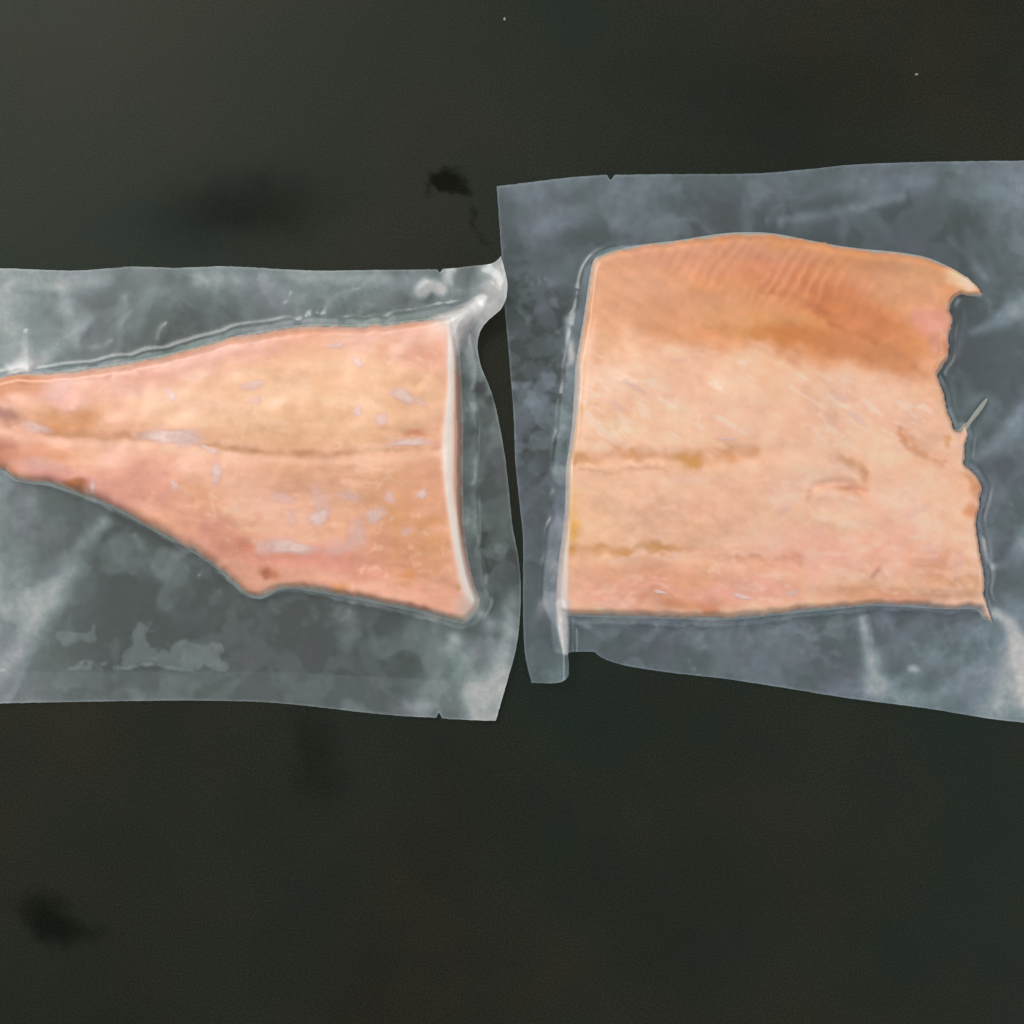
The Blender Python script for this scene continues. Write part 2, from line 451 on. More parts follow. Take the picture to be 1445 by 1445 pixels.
WX = X + 7 * fbm(X, Y, 34, 21, 3); WY = Y + 7 * fbm(X, Y, 34, 22, 3)
C = np.zeros(X.shape + (3,)) + lin((234, 174, 140))
C = paint(C, smooth(70, 10, F1.sd), (226, 160, 132), 0.7)
for (cx, cy, rx, ry, a, rgb, k) in (
    (440, 560, 260, 78, 0, (238, 190, 146), .95), (300, 575, 130, 50, 0, (236, 187, 148), .9), (520, 540, 120, 62, 0, (236, 184, 140), .8),
    (430, 610, 180, 34, 0, (231, 182, 134), .7), (480, 690, 170, 60, 8, (228, 170, 132), .8), (330, 690, 110, 40, 20, (238, 186, 160), .8),
    (590, 740, 70, 80, 0, (222, 158, 108), .85), (560, 790, 90, 30, 8, (220, 152, 112), .7), (610, 700, 40, 60, 0, (226, 164, 128), .7),
    (230, 690, 110, 40, 32, (224, 158, 134), .85), (330, 770, 70, 28, 30, (216, 144, 120), .8), (450, 790, 120, 22, 6, (222, 146, 124), .85),
    (560, 475, 110, 22, -3, (238, 186, 164), .8), (590, 505, 50, 22, 10, (226, 160, 134), .7), (200, 535, 130, 24, -9, (226, 166, 146), .8), (330, 495, 110, 18, -10, (230, 172, 152), .75),
    (30, 545, 70, 22, -2, (224, 152, 106), .85), (90, 590, 60, 24, 14, (216, 148, 92), .9), (115, 580, 34, 18, 10, (204, 134, 78), .6), (70, 640, 44, 22, 0, (230, 152, 104), .8),
    (20, 640, 45, 30, 0, (216, 140, 104), .7), (92, 560, 34, 24, 10, (232, 176, 160), .75), (2, 584, 36, 15, 5, (150, 66, 40), .98), (0, 640, 34, 22, 0, (196, 116, 84), .6), (0, 625, 30, 14, 0, (190, 120, 96), .6),
    (60, 664, 60, 12, 12, (224, 152, 140), .8), (140, 690, 60, 16, 22, (222, 152, 136), .7),
    (106, 684, 19, 11, 18, (172, 98, 44), .95), (96, 680, 12, 8, 0, (190, 116, 62), .6), (290, 700, 28, 22, 20, (222, 160, 118), .6), (225, 615, 120, 12, 2, (230, 172, 134), .5),
    (376, 808, 12, 11, 0, (170, 88, 50), .85), (390, 810, 14, 10, 0, (206, 122, 72), .7), (574, 817, 13, 10, 0, (218, 132, 58), .9), (516, 806, 20, 12, 0, (216, 132, 86), .7),
    (484, 827, 14, 6, 5, (214, 146, 70), .8), (588, 612, 13, 7, 0, (214, 126, 92), .85), (650, 828, 5, 9, 0, (196, 140, 40), .7), (606, 738, 20, 10, 0, (216, 150, 84), .6), (620, 770, 26, 16, 0, (218, 152, 92), .6),
    (350, 775, 22, 12, 30, (208, 128, 92), .6), (620, 850, 40, 10, 14, (236, 174, 144), .7)):
    C = paint(C, blobm(WX, WY, cx, cy, rx, ry, a, .75), rgb, k)
# small fat flecks
wf = fbm(X * 0.8 + 8 * fbm(X, Y, 20, 90, 2), Y * 1.3, 11, 91, 2) + 0.55 * fbm(X, Y, 90, 92, 2)
C = paint(C, smooth(0.72, 1.25, wf) * smooth(14, 40, F1.sd) * smooth(150, 300, X), (250, 212, 184), .25)
C = mottle(C, F1, 300, 0.7, 1.1)
ml, mside = line_mask(F1, [(60, 611, 5), (130, 617, 6), (215, 618, 4), (280, 628, 3), (345, 636, 5), (420, 640, 6), (480, 641, 6), (560, 637, 4), (630, 628, 3)], 4)
ml = F1.sample(ml, X + 5 * fbm(X, Y, 22, 36, 3), Y + 4 * fbm(X, Y, 22, 37, 3)) * (0.55 + 0.45 * smooth(-0.4, 0.5, fbm(X, Y, 45, 38, 2)))
C = paint(C, ml * (0.6 + 0.5 * fbm(X, Y, 30, 33)), (186, 126, 76), 1.1)
ml2, _ = line_mask(F1, [(100, 626), (215, 628), (300, 640), (400, 650), (520, 652), (620, 640)], 7)
C = paint(C, ml2, (242, 194, 160), .5)
fib = fbm(X * 0.35 + Y * 0.15, Y * 1.5, 26, 55, 3)
C *= (1 + 0.045 * fib + 0.05 * fbm(X, Y, 12, 56, 3))[..., None]
# pale upper corner, icy rim, cut face painted darker as the shaded side
C = paint(C, blobm(WX, WY, 630, 458, 30, 18, 0, .8), (246, 208, 186), .8)
cutside = (F1.X - np.interp(F1.Y, [440, 480, 515, 560, 600, 640, 690, 740, 790, 830, 850], [640, 645, 642, 641, 641, 641, 641, 647, 657, 667, 676]))
C = paint(C, smooth(-1, 3, cutside), (170, 138, 122), .9)
C = paint(C, np.clip(rimm * 1.5, 0, 1) * smooth(4, -1, cutside), (246, 218, 202), .95)
C = paint(C, smooth(9, 1, F1.sd + 3 * fbm(X, Y, 16, 68, 2)) * smooth(0, -10, cutside), (232, 204, 182), .8)

C = pale(C)
root1 = empty("fish_fillet", (wx(330), wy(650), 0.9 * MM), "tapering tail piece of pale pink-orange fish fillet in the bag at left", "fish fillet", "fish fillets")
z0 = 1.0 * MM
cc = (cutside[:-1, :-1] + cutside[1:, 1:]) / 2
# the whole solid is closed by one underside ring; the cut face is a part of its own
SC1 = (CAM_H - 0.006) / CAM_H
flesh1 = sheet("flesh", F1, z0 + Z1s * MM, M_flesh, root1, cellmask=cc < 1.0, cols={"tissue": C}, scale=SC1)
cut1 = sheet("cut_face", F1, z0 + Z1s * MM, M_cut, root1, cellmask=cc >= 1.0, cols={"tissue": C}, scale=SC1)
cut1["label"] = "cut end of the tail piece, coloured brownish for its shaded side"
sk = np.zeros(X.shape + (3,)) + lin((150, 156, 150))
skin_out = spline([(p[0] + (3 if 100 < p[0] < 640 else 0) * 0, p[1] + (4 if p[1] > 660 else -3)) for p in LF], True, 5)
FS1 = Field(skin_out, 4.0, 8)
skin1 = sheet("skin", FS1, np.full(FS1.X.shape, z0 - 0.05 * MM) + 0.8 * MM * smooth(0, 8, FS1.sd), M_skin, root1,
              cols={"tissue": np.zeros(FS1.X.shape + (3,)) + lin((158, 162, 154))}, scale=SC1, bottom=z0 - 0.2 * MM)

def frost(root, flesh, F, Z, cx, cy, rx, ry, ang, seed, dens=1.0, SCL=1.0):
    nr, ns = 7, 26
    V, A, Fa = [], [], []
    a0 = math.radians(ang)
    r_ = random.Random(seed)
    ph = [r_.uniform(0, 6.28) for _ in range(5)]
    for i in range(nr + 1):
        for k in range(ns):
            th = 2 * math.pi * k / ns
            rad = i / nr * (1 + .22 * math.sin(2 * th + ph[0]) + .13 * math.sin(3 * th + ph[1]) + .06 * math.sin(5 * th + ph[2]) + .04 * math.sin(8 * th + ph[3]))
            u, v = rad * rx * math.cos(th), rad * ry * math.sin(th)
            x = cx + u * math.cos(a0) - v * math.sin(a0); y = cy + u * math.sin(a0) + v * math.cos(a0)
            z = float(F.sample(Z, x, y))
            V.append((wx(x) * SCL - root.location[0], wy(y) * SCL - root.location[1], z0 + (z + 0.16 * (1 - (i / nr) ** 2) + 0.13) * MM - root.location[2]))
            A.append(dens * min(1, max(0, (1 - i / nr) * 1.7)))
    for i in range(nr):
        for k in range(ns):
            k2 = (k + 1) % ns
            Fa.append((i * ns + k, (i + 1) * ns + k, (i + 1) * ns + k2, i * ns + k2))
    me = bpy.data.meshes.new("frost_patch"); me.from_pydata(V, [], Fa)
    me.polygons.foreach_set("use_smooth", np.ones(len(Fa), bool)); me.update()
    at = me.attributes.new("cover", 'FLOAT', 'POINT'); at.data.foreach_set("value", A)
    me.materials.append(M_frost)
    return link(bpy.data.objects.new("frost_patch", me), flesh)

FR1 = [(243, 616, 40, 11, -4, .85), (270, 622, 24, 10, 10, .7), (300, 635, 14, 4, 20, .8), (310, 669, 9, 15, 15, .8), (570, 560, 20, 9, 8, .85), (595, 568, 15, 4, 30, .6),
       (507, 582, 8, 6, 0, .8), (541, 594, 9, 10, 0, .7), (583, 625, 28, 6, -6, .85), (452, 730, 16, 12, -20, .85), (452, 705, 14, 18, 0, .5), (413, 731, 9, 10, 0, .5),
       (531, 727, 15, 12, 20, .75), (400, 703, 20, 8, -5, .55), (495, 700, 16, 8, 10, .55), (552, 702, 11, 7, 30, .6), (596, 698, 12, 5, -35, .75), (410, 771, 32, 12, 6, .85),
       (375, 772, 22, 8, -4, .5), (505, 752, 18, 17, 20, .5), (480, 772, 30, 12, 5, .4), (245, 559, 10, 6, 35, .8), (360, 545, 20, 6, -4, .65), (507, 513, 8, 6, 20, .8), (475, 489, 18, 4, -15, .7),
       (52, 604, 26, 6, 6, .7), (133, 690, 5, 12, 0, .7), (225, 510, 12, 4, 0, .5), (250, 685, 7, 6, 0, .7), (85, 550, 22, 20, 20, .35), (60, 655, 40, 10, 12, .35), (365, 567, 6, 9, 0, .5), (575, 750, 9, 7, 0, .5)]
for n, f in enumerate(FR1):
    frost(root1, flesh1, F1, Z1s, f[0], f[1], f[2] * 1.15, f[3] * 1.4, f[4], 100 + n, f[5], SC1)

# ------------------------------------------------------------------ right fillet (belly piece)
RF = [(840, 363, 16, 9), (870, 352, 20, 8), (910, 344, 24, 7), (960, 338, 26, 7), (1010, 330, 26, 6), (1042, 327, 26, 6), (1090, 328, 26, 6), (1140, 337, 26, 6),
      (1200, 348, 26, 6), (1270, 355, 26, 5), (1310, 362, 24, 5), (1340, 374, 18, 5), (1366, 387, 12, 4), (1382, 401, 8, 3), (1391, 414, 5, 2), (1391, 414, 5, 2), (1376, 416, 6, 3), (1360, 413, 10, 4),
      (1350, 420, 14, 5), (1343, 437, 16, 6), (1346, 455, 16, 7), (1342, 480, 16, 7), (1338, 508, 16, 7), (1325, 530, 16, 8), (1325, 530, 16, 8), (1334, 560, 18, 11), (1340, 585, 18, 12),
      (1349, 604, 16, 10), (1356, 606, 10, 8), (1368, 595, 6, 5), (1368, 595, 6, 5), (1366, 612, 10, 8), (1362, 632, 16, 11), (1364, 655, 16, 11), (1380, 668, 14, 9), (1387, 688, 14, 9),
      (1384, 712, 16, 10), (1380, 735, 18, 12), (1382, 760, 18, 12), (1388, 800, 18, 11), (1392, 838, 16, 10), (1399, 862, 10, 7), (1406, 879, 6, 3), (1406, 879, 6, 3), (1392, 870, 10, 6),
      (1381, 858, 14, 8), (1340, 858, 18, 10), (1240, 853, 20, 11), (1180, 858, 22, 12), (1110, 865, 22, 12), (1030, 873, 22, 13), (960, 872, 22, 13), (880, 870, 22, 13), (810, 868, 20, 13),
      (786, 864, 14, 13), (786, 864, 14, 13), (785, 845, 12, 14), (788, 800, 12, 15), (793, 760, 12, 15), (798, 715, 12, 15), (799, 660, 12, 15), (804, 630, 12, 15), (809, 580, 12, 14), (811, 540, 12, 13), (813, 510, 12, 12),
      (822, 460, 12, 11), (829, 415, 12, 10), (836, 372, 12, 9), (840, 363, 16, 9)]
oRF = spline(RF, True, 4)
oRF[:, :2] = ragged(oRF, np.where((oRF[:, 0] > 1318) & (oRF[:, 1] > 418), 2.2, np.where(oRF[:, 0] < 845, 0.5, 1.3)), 7)
F2 = Field(oRF, 2.0, 60)
X, Y = F2.X, F2.Y
rimw = blur(F2.ex[0], 3); top = blur(F2.ex[1], 14, 3)
t = np.clip(F2.sd / (0.62 * rimw), 0, 1)
prof = np.sqrt(np.clip(1 - (1 - t) ** 2, 0, 1)) ** 1.1
Z2 = top * prof * (1 + 0.25 * smooth(0, 150, F2.sd))
# step down from the thick loin to the thin belly wall
step_y = np.interp(X, [800, 860, 930, 1000, 1080, 1160, 1250, 1330], [478, 484, 492, 490, 497, 512, 528, 536]) + 6 * fbm(X, Y, 50, 44, 2)
belly = smooth(18, -22, Y - step_y)
Z2 -= belly * 3.0 * smooth(2, 40, F2.sd) * smooth(830, 960, X)
m, _ = line_mask(F2, [(960, 430, 20), (1080, 432, 26), (1180, 452, 30), (1300, 490, 30)], 26); Z2 -= 1.2 * m * smooth(0, 30, F2.sd)
m, _ = line_mask(F2, [(1080, 412, 6), (1140, 430, 8), (1190, 455, 8), (1240, 475, 6)], 8); Z2 -= 0.8 * m
rib = np.sin((X * 0.85 + Y * 0.55) / 2.4 + 3.2 * fbm(X, Y, 46, 47, 3))
ribm = blobm(X, Y, 1085, 382, 170, 46, 10, .9)
Z2 += 0.14 * rib * ribm
for pts, w, hgt in (([(800, 655), (870, 650), (960, 646), (1060, 640), (1120, 638)], 12, -1.2), ([(810, 662), (880, 657), (960, 656)], 3, 0.5),
                    ([(800, 778), (880, 776), (960, 780), (1060, 790), (1150, 795)], 12, -0.9), ([(850, 786), (960, 782), (1030, 780)], 4, 0.5),
                    ([(1145, 690), (1165, 685), (1195, 686), (1215, 696)], 7, -2.6), ([(1140, 700), (1170, 697), (1205, 702)], 9, 1.0), ([(1180, 640), (1205, 655), (1215, 680)], 7, -0.8), ([(1160, 660), (1185, 655)], 9, 0.8),
                    ([(1268, 610), (1290, 632), (1320, 645)], 6, -0.9), ([(1220, 815), (1235, 800), (1245, 810)], 5, 0.7), ([(1150, 850), (1230, 835), (1300, 845), (1380, 850)], 14, -1.4),
                    ([(860, 530), (900, 548), (930, 560)], 6, 0.5), ([(1150, 730), (1130, 720), (1180, 740), (1260, 720)], 14, 0.7), ([(1310, 740), (1350, 700), (1370, 690)], 12, 0.9), ([(1230, 540), (1260, 560)], 6, 0.5)):
    mm_, _ = line_mask(F2, pts, w); Z2 += hgt * mm_ * smooth(0, 14, F2.sd)
Z2 += smooth(4, 30, F2.sd) * (1.3 * fbm(X, Y, 85, 15, 3) + 0.2 * fbm(X, Y, 26, 16, 3) + 0.5 * smooth(1120, 1250, X) * fbm(X, Y, 36, 17, 3))
Z2 += 0.12 * smooth(6, 30, F2.sd) * fbm((X * 0.86 + Y * 0.5) * 0.4, (-X * 0.5 + Y * 0.86) * 1.3, 9, 27, 2)
lip, _ = line_mask(F2, [(836, 378, 5), (829, 420, 4), (822, 462, 3), (815, 512, 3), (814, 573, 3), (804, 641, 4), (800, 715, 4), (795, 788, 6), (792, 860, 7)], 5)
Z2 += 0.6 * lip
Z2 = np.where(F2.ins, np.maximum(Z2, 0.6), 0)
Z2s = 0.8 * np.where(F2.ins, blur(Z2, 1, 1), 0)

WX = X + 9 * fbm(X, Y, 40, 61, 3); WY = Y + 9 * fbm(X, Y, 40, 62, 3)
C = np.zeros(X.shape + (3,)) + lin((240, 190, 154))
bw = smooth(26, -34, WY - step_y + 10 * fbm(X, Y, 30, 48, 3)) * (0.72 + 0.28 * smooth(840, 1020, X))
C = paint(C, bw, (228, 152, 92), .97)
for (cx, cy, rx, ry, a, rgb, k) in (
    (870, 420, 60, 70, 0, (230, 168, 126), .7), (1010, 360, 170, 26, 4, (232, 168, 134), .8), (1090, 385, 130, 30, 8, (222, 138, 92), .8), (1175, 420, 70, 45, 20, (212, 120, 56), .95), (1230, 455, 70, 40, 25, (214, 126, 62), .9),
    (1080, 455, 120, 22, 5, (222, 158, 98), .8), (1070, 470, 90, 14, 3, (206, 136, 66), .8), (1150, 475, 100, 20, 12, (206, 126, 58), .95), (1250, 500, 90, 24, 14, (206, 132, 76), .9), (1010, 425, 70, 18, 0, (220, 152, 106), .6),
    (960, 440, 90, 36, 0, (226, 162, 118), .6), (1270, 400, 80, 36, 15, (220, 158, 112), .8), (1320, 450, 34, 26, 10, (222, 150, 132), .8), (1330, 480, 18, 18, 0, (196, 120, 84), .7), (1360, 395, 30, 14, 30, (246, 204, 158), .95), (1374, 404, 20, 10, 32, (250, 216, 188), .9),
    (1300, 385, 46, 18, 18, (220, 166, 116), .7), (910, 400, 60, 30, 0, (234, 172, 134), .6), (860, 500, 50, 26, 10, (228, 168, 118), .7),
    (900, 550, 70, 34, 24, (246, 204, 178), .6), (900, 535, 20, 12, 20, (228, 176, 126), .5), (910, 600, 110, 34, 0, (241, 196, 156), .7), (1080, 600, 120, 50, 0, (241, 188, 156), .7), (1030, 540, 120, 30, 4, (240, 184, 150), .6),
    (1240, 580, 80, 50, 20, (242, 190, 158), .7), (1290, 560, 30, 30, 0, (236, 178, 140), .6), (900, 715, 110, 52, 0, (233, 184, 146), .8), (1000, 720, 90, 60, 0, (231, 178, 146), .7), (1120, 680, 90, 50, 0, (238, 186, 156), .6),
    (1240, 710, 120, 50, -6, (243, 188, 160), .7), (1180, 780, 170, 44, 0, (236, 172, 148), .8), (940, 810, 170, 24, 2, (229, 160, 122), .8), (900, 840, 110, 22, 0, (228, 156, 132), .8), (1050, 835, 110, 24, -3, (231, 162, 140), .8),
    (960, 845, 80, 10, 8, (216, 140, 92), .7), (1000, 855, 16, 9, 20, (208, 118, 72), .7), (1320, 800, 50, 34, 10, (226, 158, 118), .8), (1345, 830, 46, 24, 0, (222, 160, 108), .8), (1230, 838, 70, 14, -4, (212, 142, 92), .7), (1280, 845, 70, 10, 0, (212, 142, 118), .6),
    (810, 740, 12, 50, 4, (240, 186, 110), .8), (806, 750, 8, 18, 4, (234, 172, 66), .8), (806, 778, 8, 8, 0, (216, 152, 40), .8), (815, 646, 9, 7, 0, (222, 166, 60), .7), (818, 575, 8, 12, 0, (232, 180, 90), .5),
    (1333, 625, 8, 12, 20, (222, 148, 62), .85), (1376, 690, 12, 22, 0, (208, 124, 60), .95), (1368, 725, 10, 16, 0, (212, 126, 62), .8), (1368, 672, 14, 6, 30, (222, 148, 96), .7), (1160, 860, 70, 6, -4, (222, 150, 112), .6)):
    C = paint(C, blobm(WX, WY, cx, cy, rx, ry, a, .75), rgb, k)
C = mottle(C, F2, 320, 0.9, 1.1, 1 - 0.85 * bw)
for pts, w, rgb, k in (([(812, 650), (870, 645), (930, 648), (975, 646), (1060, 640)], 7, (220, 156, 104), .8), ([(960, 650), (985, 650)], 8, (214, 152, 74), .7), ([(820, 660), (900, 656), (950, 656)], 3, (238, 190, 150), .6), ([(820, 664), (880, 662), (960, 662)], 2.5, (206, 146, 104), .5),
                       ([(806, 778), (880, 774), (960, 776)], 5, (214, 152, 88), .7), ([(960, 776), (1060, 786), (1120, 790)], 5, (220, 148, 112), .5), ([(840, 786), (940, 784), (1010, 780), (1100, 782)], 3, (244, 192, 160), .6),
                       ([(1268, 610), (1290, 632), (1325, 650)], 5, (220, 154, 104), .75), ([(1150, 686), (1195, 686), (1214, 694)], 4, (186, 130, 94), .85), ([(1185, 645), (1208, 660), (1216, 685)], 6, (214, 154, 104), .7), ([(1140, 700), (1148, 690)], 5, (222, 170, 126), .6),
                       ([(1085, 412), (1140, 430), (1190, 458), (1240, 478)], 5, (196, 116, 62), .7), ([(1225, 812), (1235, 800)], 4, (214, 150, 126), .7)):
    mm_, _ = line_mask(F2, pts, w * 1.35)
    mm_ = F2.sample(mm_, X + 7 * fbm(X, Y, 18, 136, 3), Y + 6 * fbm(X, Y, 18, 137, 3))
    C = paint(C, mm_ * (0.9 + 0.6 * fbm(X, Y, 24, 35, 2)), rgb, k * 0.95)
ribn = ribm * smooth(-.9, .4, fbm(X, Y, 40, 49, 2))
C = paint(C, np.clip(rib, 0, 1) * ribn, (240, 168, 122), .5)
C = paint(C, np.clip(-rib, 0, 1) * ribn, (206, 124, 72), .4)
# pale diagonal muscle flecks on the loin
u = (X * 0.86 + Y * 0.5); v = (-X * 0.5 + Y * 0.86)
wf = fbm(u * 0.45 + 8 * fbm(X, Y, 20, 90, 2), v * 1.5, 12, 95, 2) + 0.6 * fbm(X, Y, 80, 96, 2)
C = paint(C, smooth(0.45, 1.1, wf) * smooth(6, 26, Y - step_y) * smooth(660, 600, Y), (250, 214, 192), .5)
wf = fbm(X * 0.6 + 8 * fbm(X, Y, 20, 93, 2), Y * 1.3, 14, 97, 2) + 0.6 * fbm(X, Y, 80, 98, 2)
C = paint(C, smooth(0.5, 1.2, wf) * smooth(640, 700, Y), (248, 206, 182), .32)
C *= (1 + 0.06 * fbm(u * 0.35, v * 1.5, 24, 57, 3) + 0.05 * fbm(X, Y, 12, 58, 3))[..., None]
edgeL = F2.X - np.interp(Y, [360, 420, 462, 512, 573, 641, 715, 788, 860], [842, 832, 825, 818, 816, 807, 803, 800, 799])
C = paint(C, smooth(3, -2, edgeL), (248, 216, 192), .9)
C = paint(C, smooth(14, 2, F2.sd) * smooth(400, 360, Y) * smooth(900, 830, X), (236, 206, 176), .8)
C = paint(C, smooth(9, 1, F2.sd + 3 * fbm(X, Y, 16, 69, 2)) * smooth(836, 858, Y), (236, 206, 184), .8)
C = paint(C, smooth(7, 1, F2.sd) * smooth(420, 360, Y), (236, 196, 168), .6)
C = paint(C, smooth(12, 1, F2.sd + 4 * fbm(X, Y, 14, 70, 2)) * smooth(1300, 1330, X) * smooth(420, 436, Y), (224, 190, 168), .7)

C = pale(C)
root2 = empty("fish_fillet", (wx(1090), wy(620), 0.9 * MM), "broad squarish piece of orange-pink fish fillet with ragged end in the bag at right", "fish fillet", "fish fillets")
ce = (edgeL[:-1, :-1] + edgeL[1:, 1:]) / 2
SC2 = (CAM_H - 0.006) / CAM_H
flesh2 = sheet("flesh", F2, z0 + Z2s * MM, M_flesh, root2, cellmask=ce > -1.0, cols={"tissue": C}, scale=SC2)
cut2 = sheet("cut_face", F2, z0 + Z2s * MM, M_cut, root2, cellmask=ce <= -1.0, cols={"tissue": C}, scale=SC2)
cut2["label"] = "pale whitish cut edge of the broad piece"
FS2 = Field(spline([(p[0], p[1] + (3 if p[1] > 840 else -2 if p[1] < 380 else 0)) for p in RF], True, 5), 4.0, 8)
skin2 = sheet("skin", FS2, np.full(FS2.X.shape, z0 - 0.05 * MM) + 0.5 * MM * smooth(0, 8, FS2.sd), M_skin, root2,
              cols={"tissue": np.zeros(FS2.X.shape + (3,)) + lin((170, 176, 168))}, scale=SC2, bottom=z0 - 0.2 * MM)
FR2 = [(929, 834, 12, 4, 5, .8), (1045, 841, 18, 5, 8, .85), (1115, 836, 16, 5, -12, .6), (1205, 590, 22, 8, 30, .5), (1020, 620, 18, 4, 6, .6), (890, 545, 26, 5, 38, .6), (870, 575, 22, 8, 20, .4), (1180, 560, 16, 8, 40, .4), (1100, 720, 12, 8, -20, .5),
       (960, 510, 10, 4, 10, .5), (1350, 790, 6, 18, -10, .35), (860, 850, 30, 6, 0, .35), (1290, 720, 26, 10, -20, .35), (1310, 780, 16, 10, 60, .35)]
for n, f in enumerate(FR2):
    frost(root2, flesh2, F2, Z2s, f[0], f[1], f[2], f[3], f[4], 200 + n, f[5], SC2)

def spike(name, pts, root, rgb, SCL, mat):
    """a flattened tapering bone along pts (px, px, radius px, height mm)"""
    V, Fa, ns = [], [], 10
    for i, (x, y, r, z) in enumerate(pts):
        x2, y2 = pts[min(i + 1, len(pts) - 1)][:2]; x1, y1 = pts[max(i - 1, 0)][:2]
        l = math.hypot(x2 - x1, y2 - y1); tx_, ty_ = (x2 - x1) / l, (y2 - y1) / l
        for k in range(ns):
            a = 2 * math.pi * k / ns
            V.append((wx(x - ty_ * r * math.cos(a)) * SCL - root.location[0], wy(y + tx_ * r * math.cos(a)) * SCL - root.location[1],
                      z0 + z * MM + 0.5 * r * S * math.sin(a) - root.location[2]))
    for i in range(len(pts) - 1):
        for k in range(ns):
            k2 = (k + 1) % ns
            Fa.append((i * ns + k, i * ns + k2, (i + 1) * ns + k2, (i + 1) * ns + k))
    Fa.append(tuple(range(ns))); Fa.append(tuple(range(len(V) - ns, len(V)))[::-1])
    me = bpy.data.meshes.new(name); me.from_pydata(V, [], Fa); me.update()
    me.polygons.foreach_set("use_smooth", np.ones(len(Fa), bool))
    at = me.attributes.new("tissue", 'FLOAT_COLOR', 'POINT')
    at.data.foreach_set("color", np.tile(np.append(lin(rgb), 1.0), len(V)).astype(np.float32))
    me.materials.append(mat)
    return link(bpy.data.objects.new(name, me), root)
b = spike("fin_bone", [(1352, 618, 5, 5), (1362, 606, 4, 4), (1371, 594, 2.8, 3), (1380, 583, 3.6, 2.4), (1388, 573, 3.6, 2), (1394, 565, 2.4, 1.6), (1397, 561, .8, 1.4)], root2, (150, 152, 142), SC2, M_skin)
b["label"] = "thin pale bone sticking out of the ragged end"

# ------------------------------------------------------------------ vacuum bags
def drape(F, Ff, Zf, slope, scl):
    """height (mm) of a film pulled tight over the fillet, held off by its edges"""
    U = 722.5 + (F.X - 722.5) / scl; Vv = 722.5 + (F.Y - 722.5) / scl
    z = np.where(inside(U, Vv, Ff.L), Ff.sample(Zf, U, Vv), 0)
    fz = z.copy()
    st_ = F.step * S / MM
    for _ in range(26):
        p = np.pad(z, 1, mode='edge')
        q = np.maximum.reduce([p[:-2, 1:-1], p[2:, 1:-1], p[1:-1, :-2], p[1:-1, 2:]]) - slope * st_
        q2 = np.maximum.reduce([p[:-2, :-2], p[2:, 2:], p[2:, :-2], p[:-2, 2:]]) - slope * st_ * 1.414
        z = np.maximum(z, np.maximum(q, q2))
    off_ = smooth(0.0, 0.6, z - fz)
    z = z - off_ * (z - fz) * np.clip(0.25 + 0.45 * fbm(F.X, F.Y, 26, 401, 3), 0, 0.8)      # clings unevenly
    return z, fz

def smax(a, b, k):
    h = np.clip(0.5 + 0.5 * (a - b) / k, 0, 1)
    return b * (1 - h) + a * h + k * h * (1 - h)


def creases(B, Ff, scl, n, seed, x0, x1):
    """tight little wrinkles: most run outward from the fillet's edge, the rest lie at random"""
    r = random.Random(seed); out = np.zeros(B.X.shape)
    L = Ff.L; tries = 0; made = 0
    while made < n and tries < n * 8:
        tries += 1
        if r.random() < 0.6:
            i = r.randrange(len(L) - 3); a, b = L[i], L[i + 2]
            tx_, ty_ = b[0] - a[0], b[1] - a[1]; l = math.hypot(tx_, ty_) + 1e-6
            nx_, ny_ = ty_ / l, -tx_ / l
            if Ff.sample(Ff.sd, a[0] + 6 * nx_, a[1] + 6 * ny_) > 0: nx_, ny_ = -nx_, -ny_
            d0 = r.uniform(5, 22); x, y = a[0] + nx_ * d0, a[1] + ny_ * d0
            ang = math.atan2(ny_, nx_) + r.gauss(0, 0.55)
        else:
            x, y = r.uniform(x0, x1), r.uniform(B.ys[0], B.ys[-1]); ang = r.uniform(0, math.pi)
        if not (x0 < x < x1): continue
        ln = r.choice((10, 16, 24, 40, 60)) * r.uniform(.7, 1.3); bend = r.gauss(0, 0.35)
        pts = []
        for k in range(5):
            t_ = k / 4
            a2 = ang + bend * t_
            w = (2.2 + 7.0 * math.sin(math.pi * (0.12 + 0.8 * t_))) * r.uniform(.7, 1.2)
            pts.append((x + ln * t_ * math.cos(a2), y + ln * t_ * math.sin(a2), w))
        ex_, ey_ = pts[-1][:2]
        if float(B.sample(B.sd, x, y)) < 5 or float(B.sample(B.sd, ex_, ey_)) < 4: continue
        if float(Ff.sample(Ff.sd, x, y)) > -3 or float(Ff.sample(Ff.sd, ex_, ey_)) > -3: continue
        m_, _ = line_mask(B, pts, 2)
        out = np.maximum(out, m_ * r.uniform(.35, 1.0)); made += 1
    return out

# ---- left bag
LB = [(-330, 384), (-330, 384), (-200, 380), (-90, 383), (0, 380), (60, 382), (110, 383), (150, 380), (190, 377), (250, 379), (320, 377), (400, 381), (450, 383), (520, 382), (617, 381), (617, 381),
      (621, 386), (621, 386), (625, 380.5), (625, 380.5), (660, 379), (690, 378), (701, 373), (707, 366), (707, 366), (712, 385), (716, 405), (714, 427), (706, 442), (690, 455), (679, 468), (674, 488), (679, 518), (693, 552),
      (703, 590), (712, 640), (718, 690), (723, 740), (732, 790), (735, 830), (733, 880), (727, 920), (713, 970), (700, 1016), (700, 1016), (660, 1015), (624, 1013), (624, 1013), (620, 1004), (620, 1004),
      (616, 1012), (616, 1012), (560, 1009), (500, 1003), (430, 995), (370, 990), (300, 988), (230, 988), (100, 990), (0, 992), (-120, 996), (-330, 992), (-330, 992)]
oLB = spline(LB, True, 4)
oLB[:, :2] += rs.normal(0, 0.18, (len(oLB), 2))
B1 = Field(oLB, 2.0, 8)
X, Y = B1.X, B1.Y
tent, fz = drape(B1, F1, Z1s, 1.5, SC1)
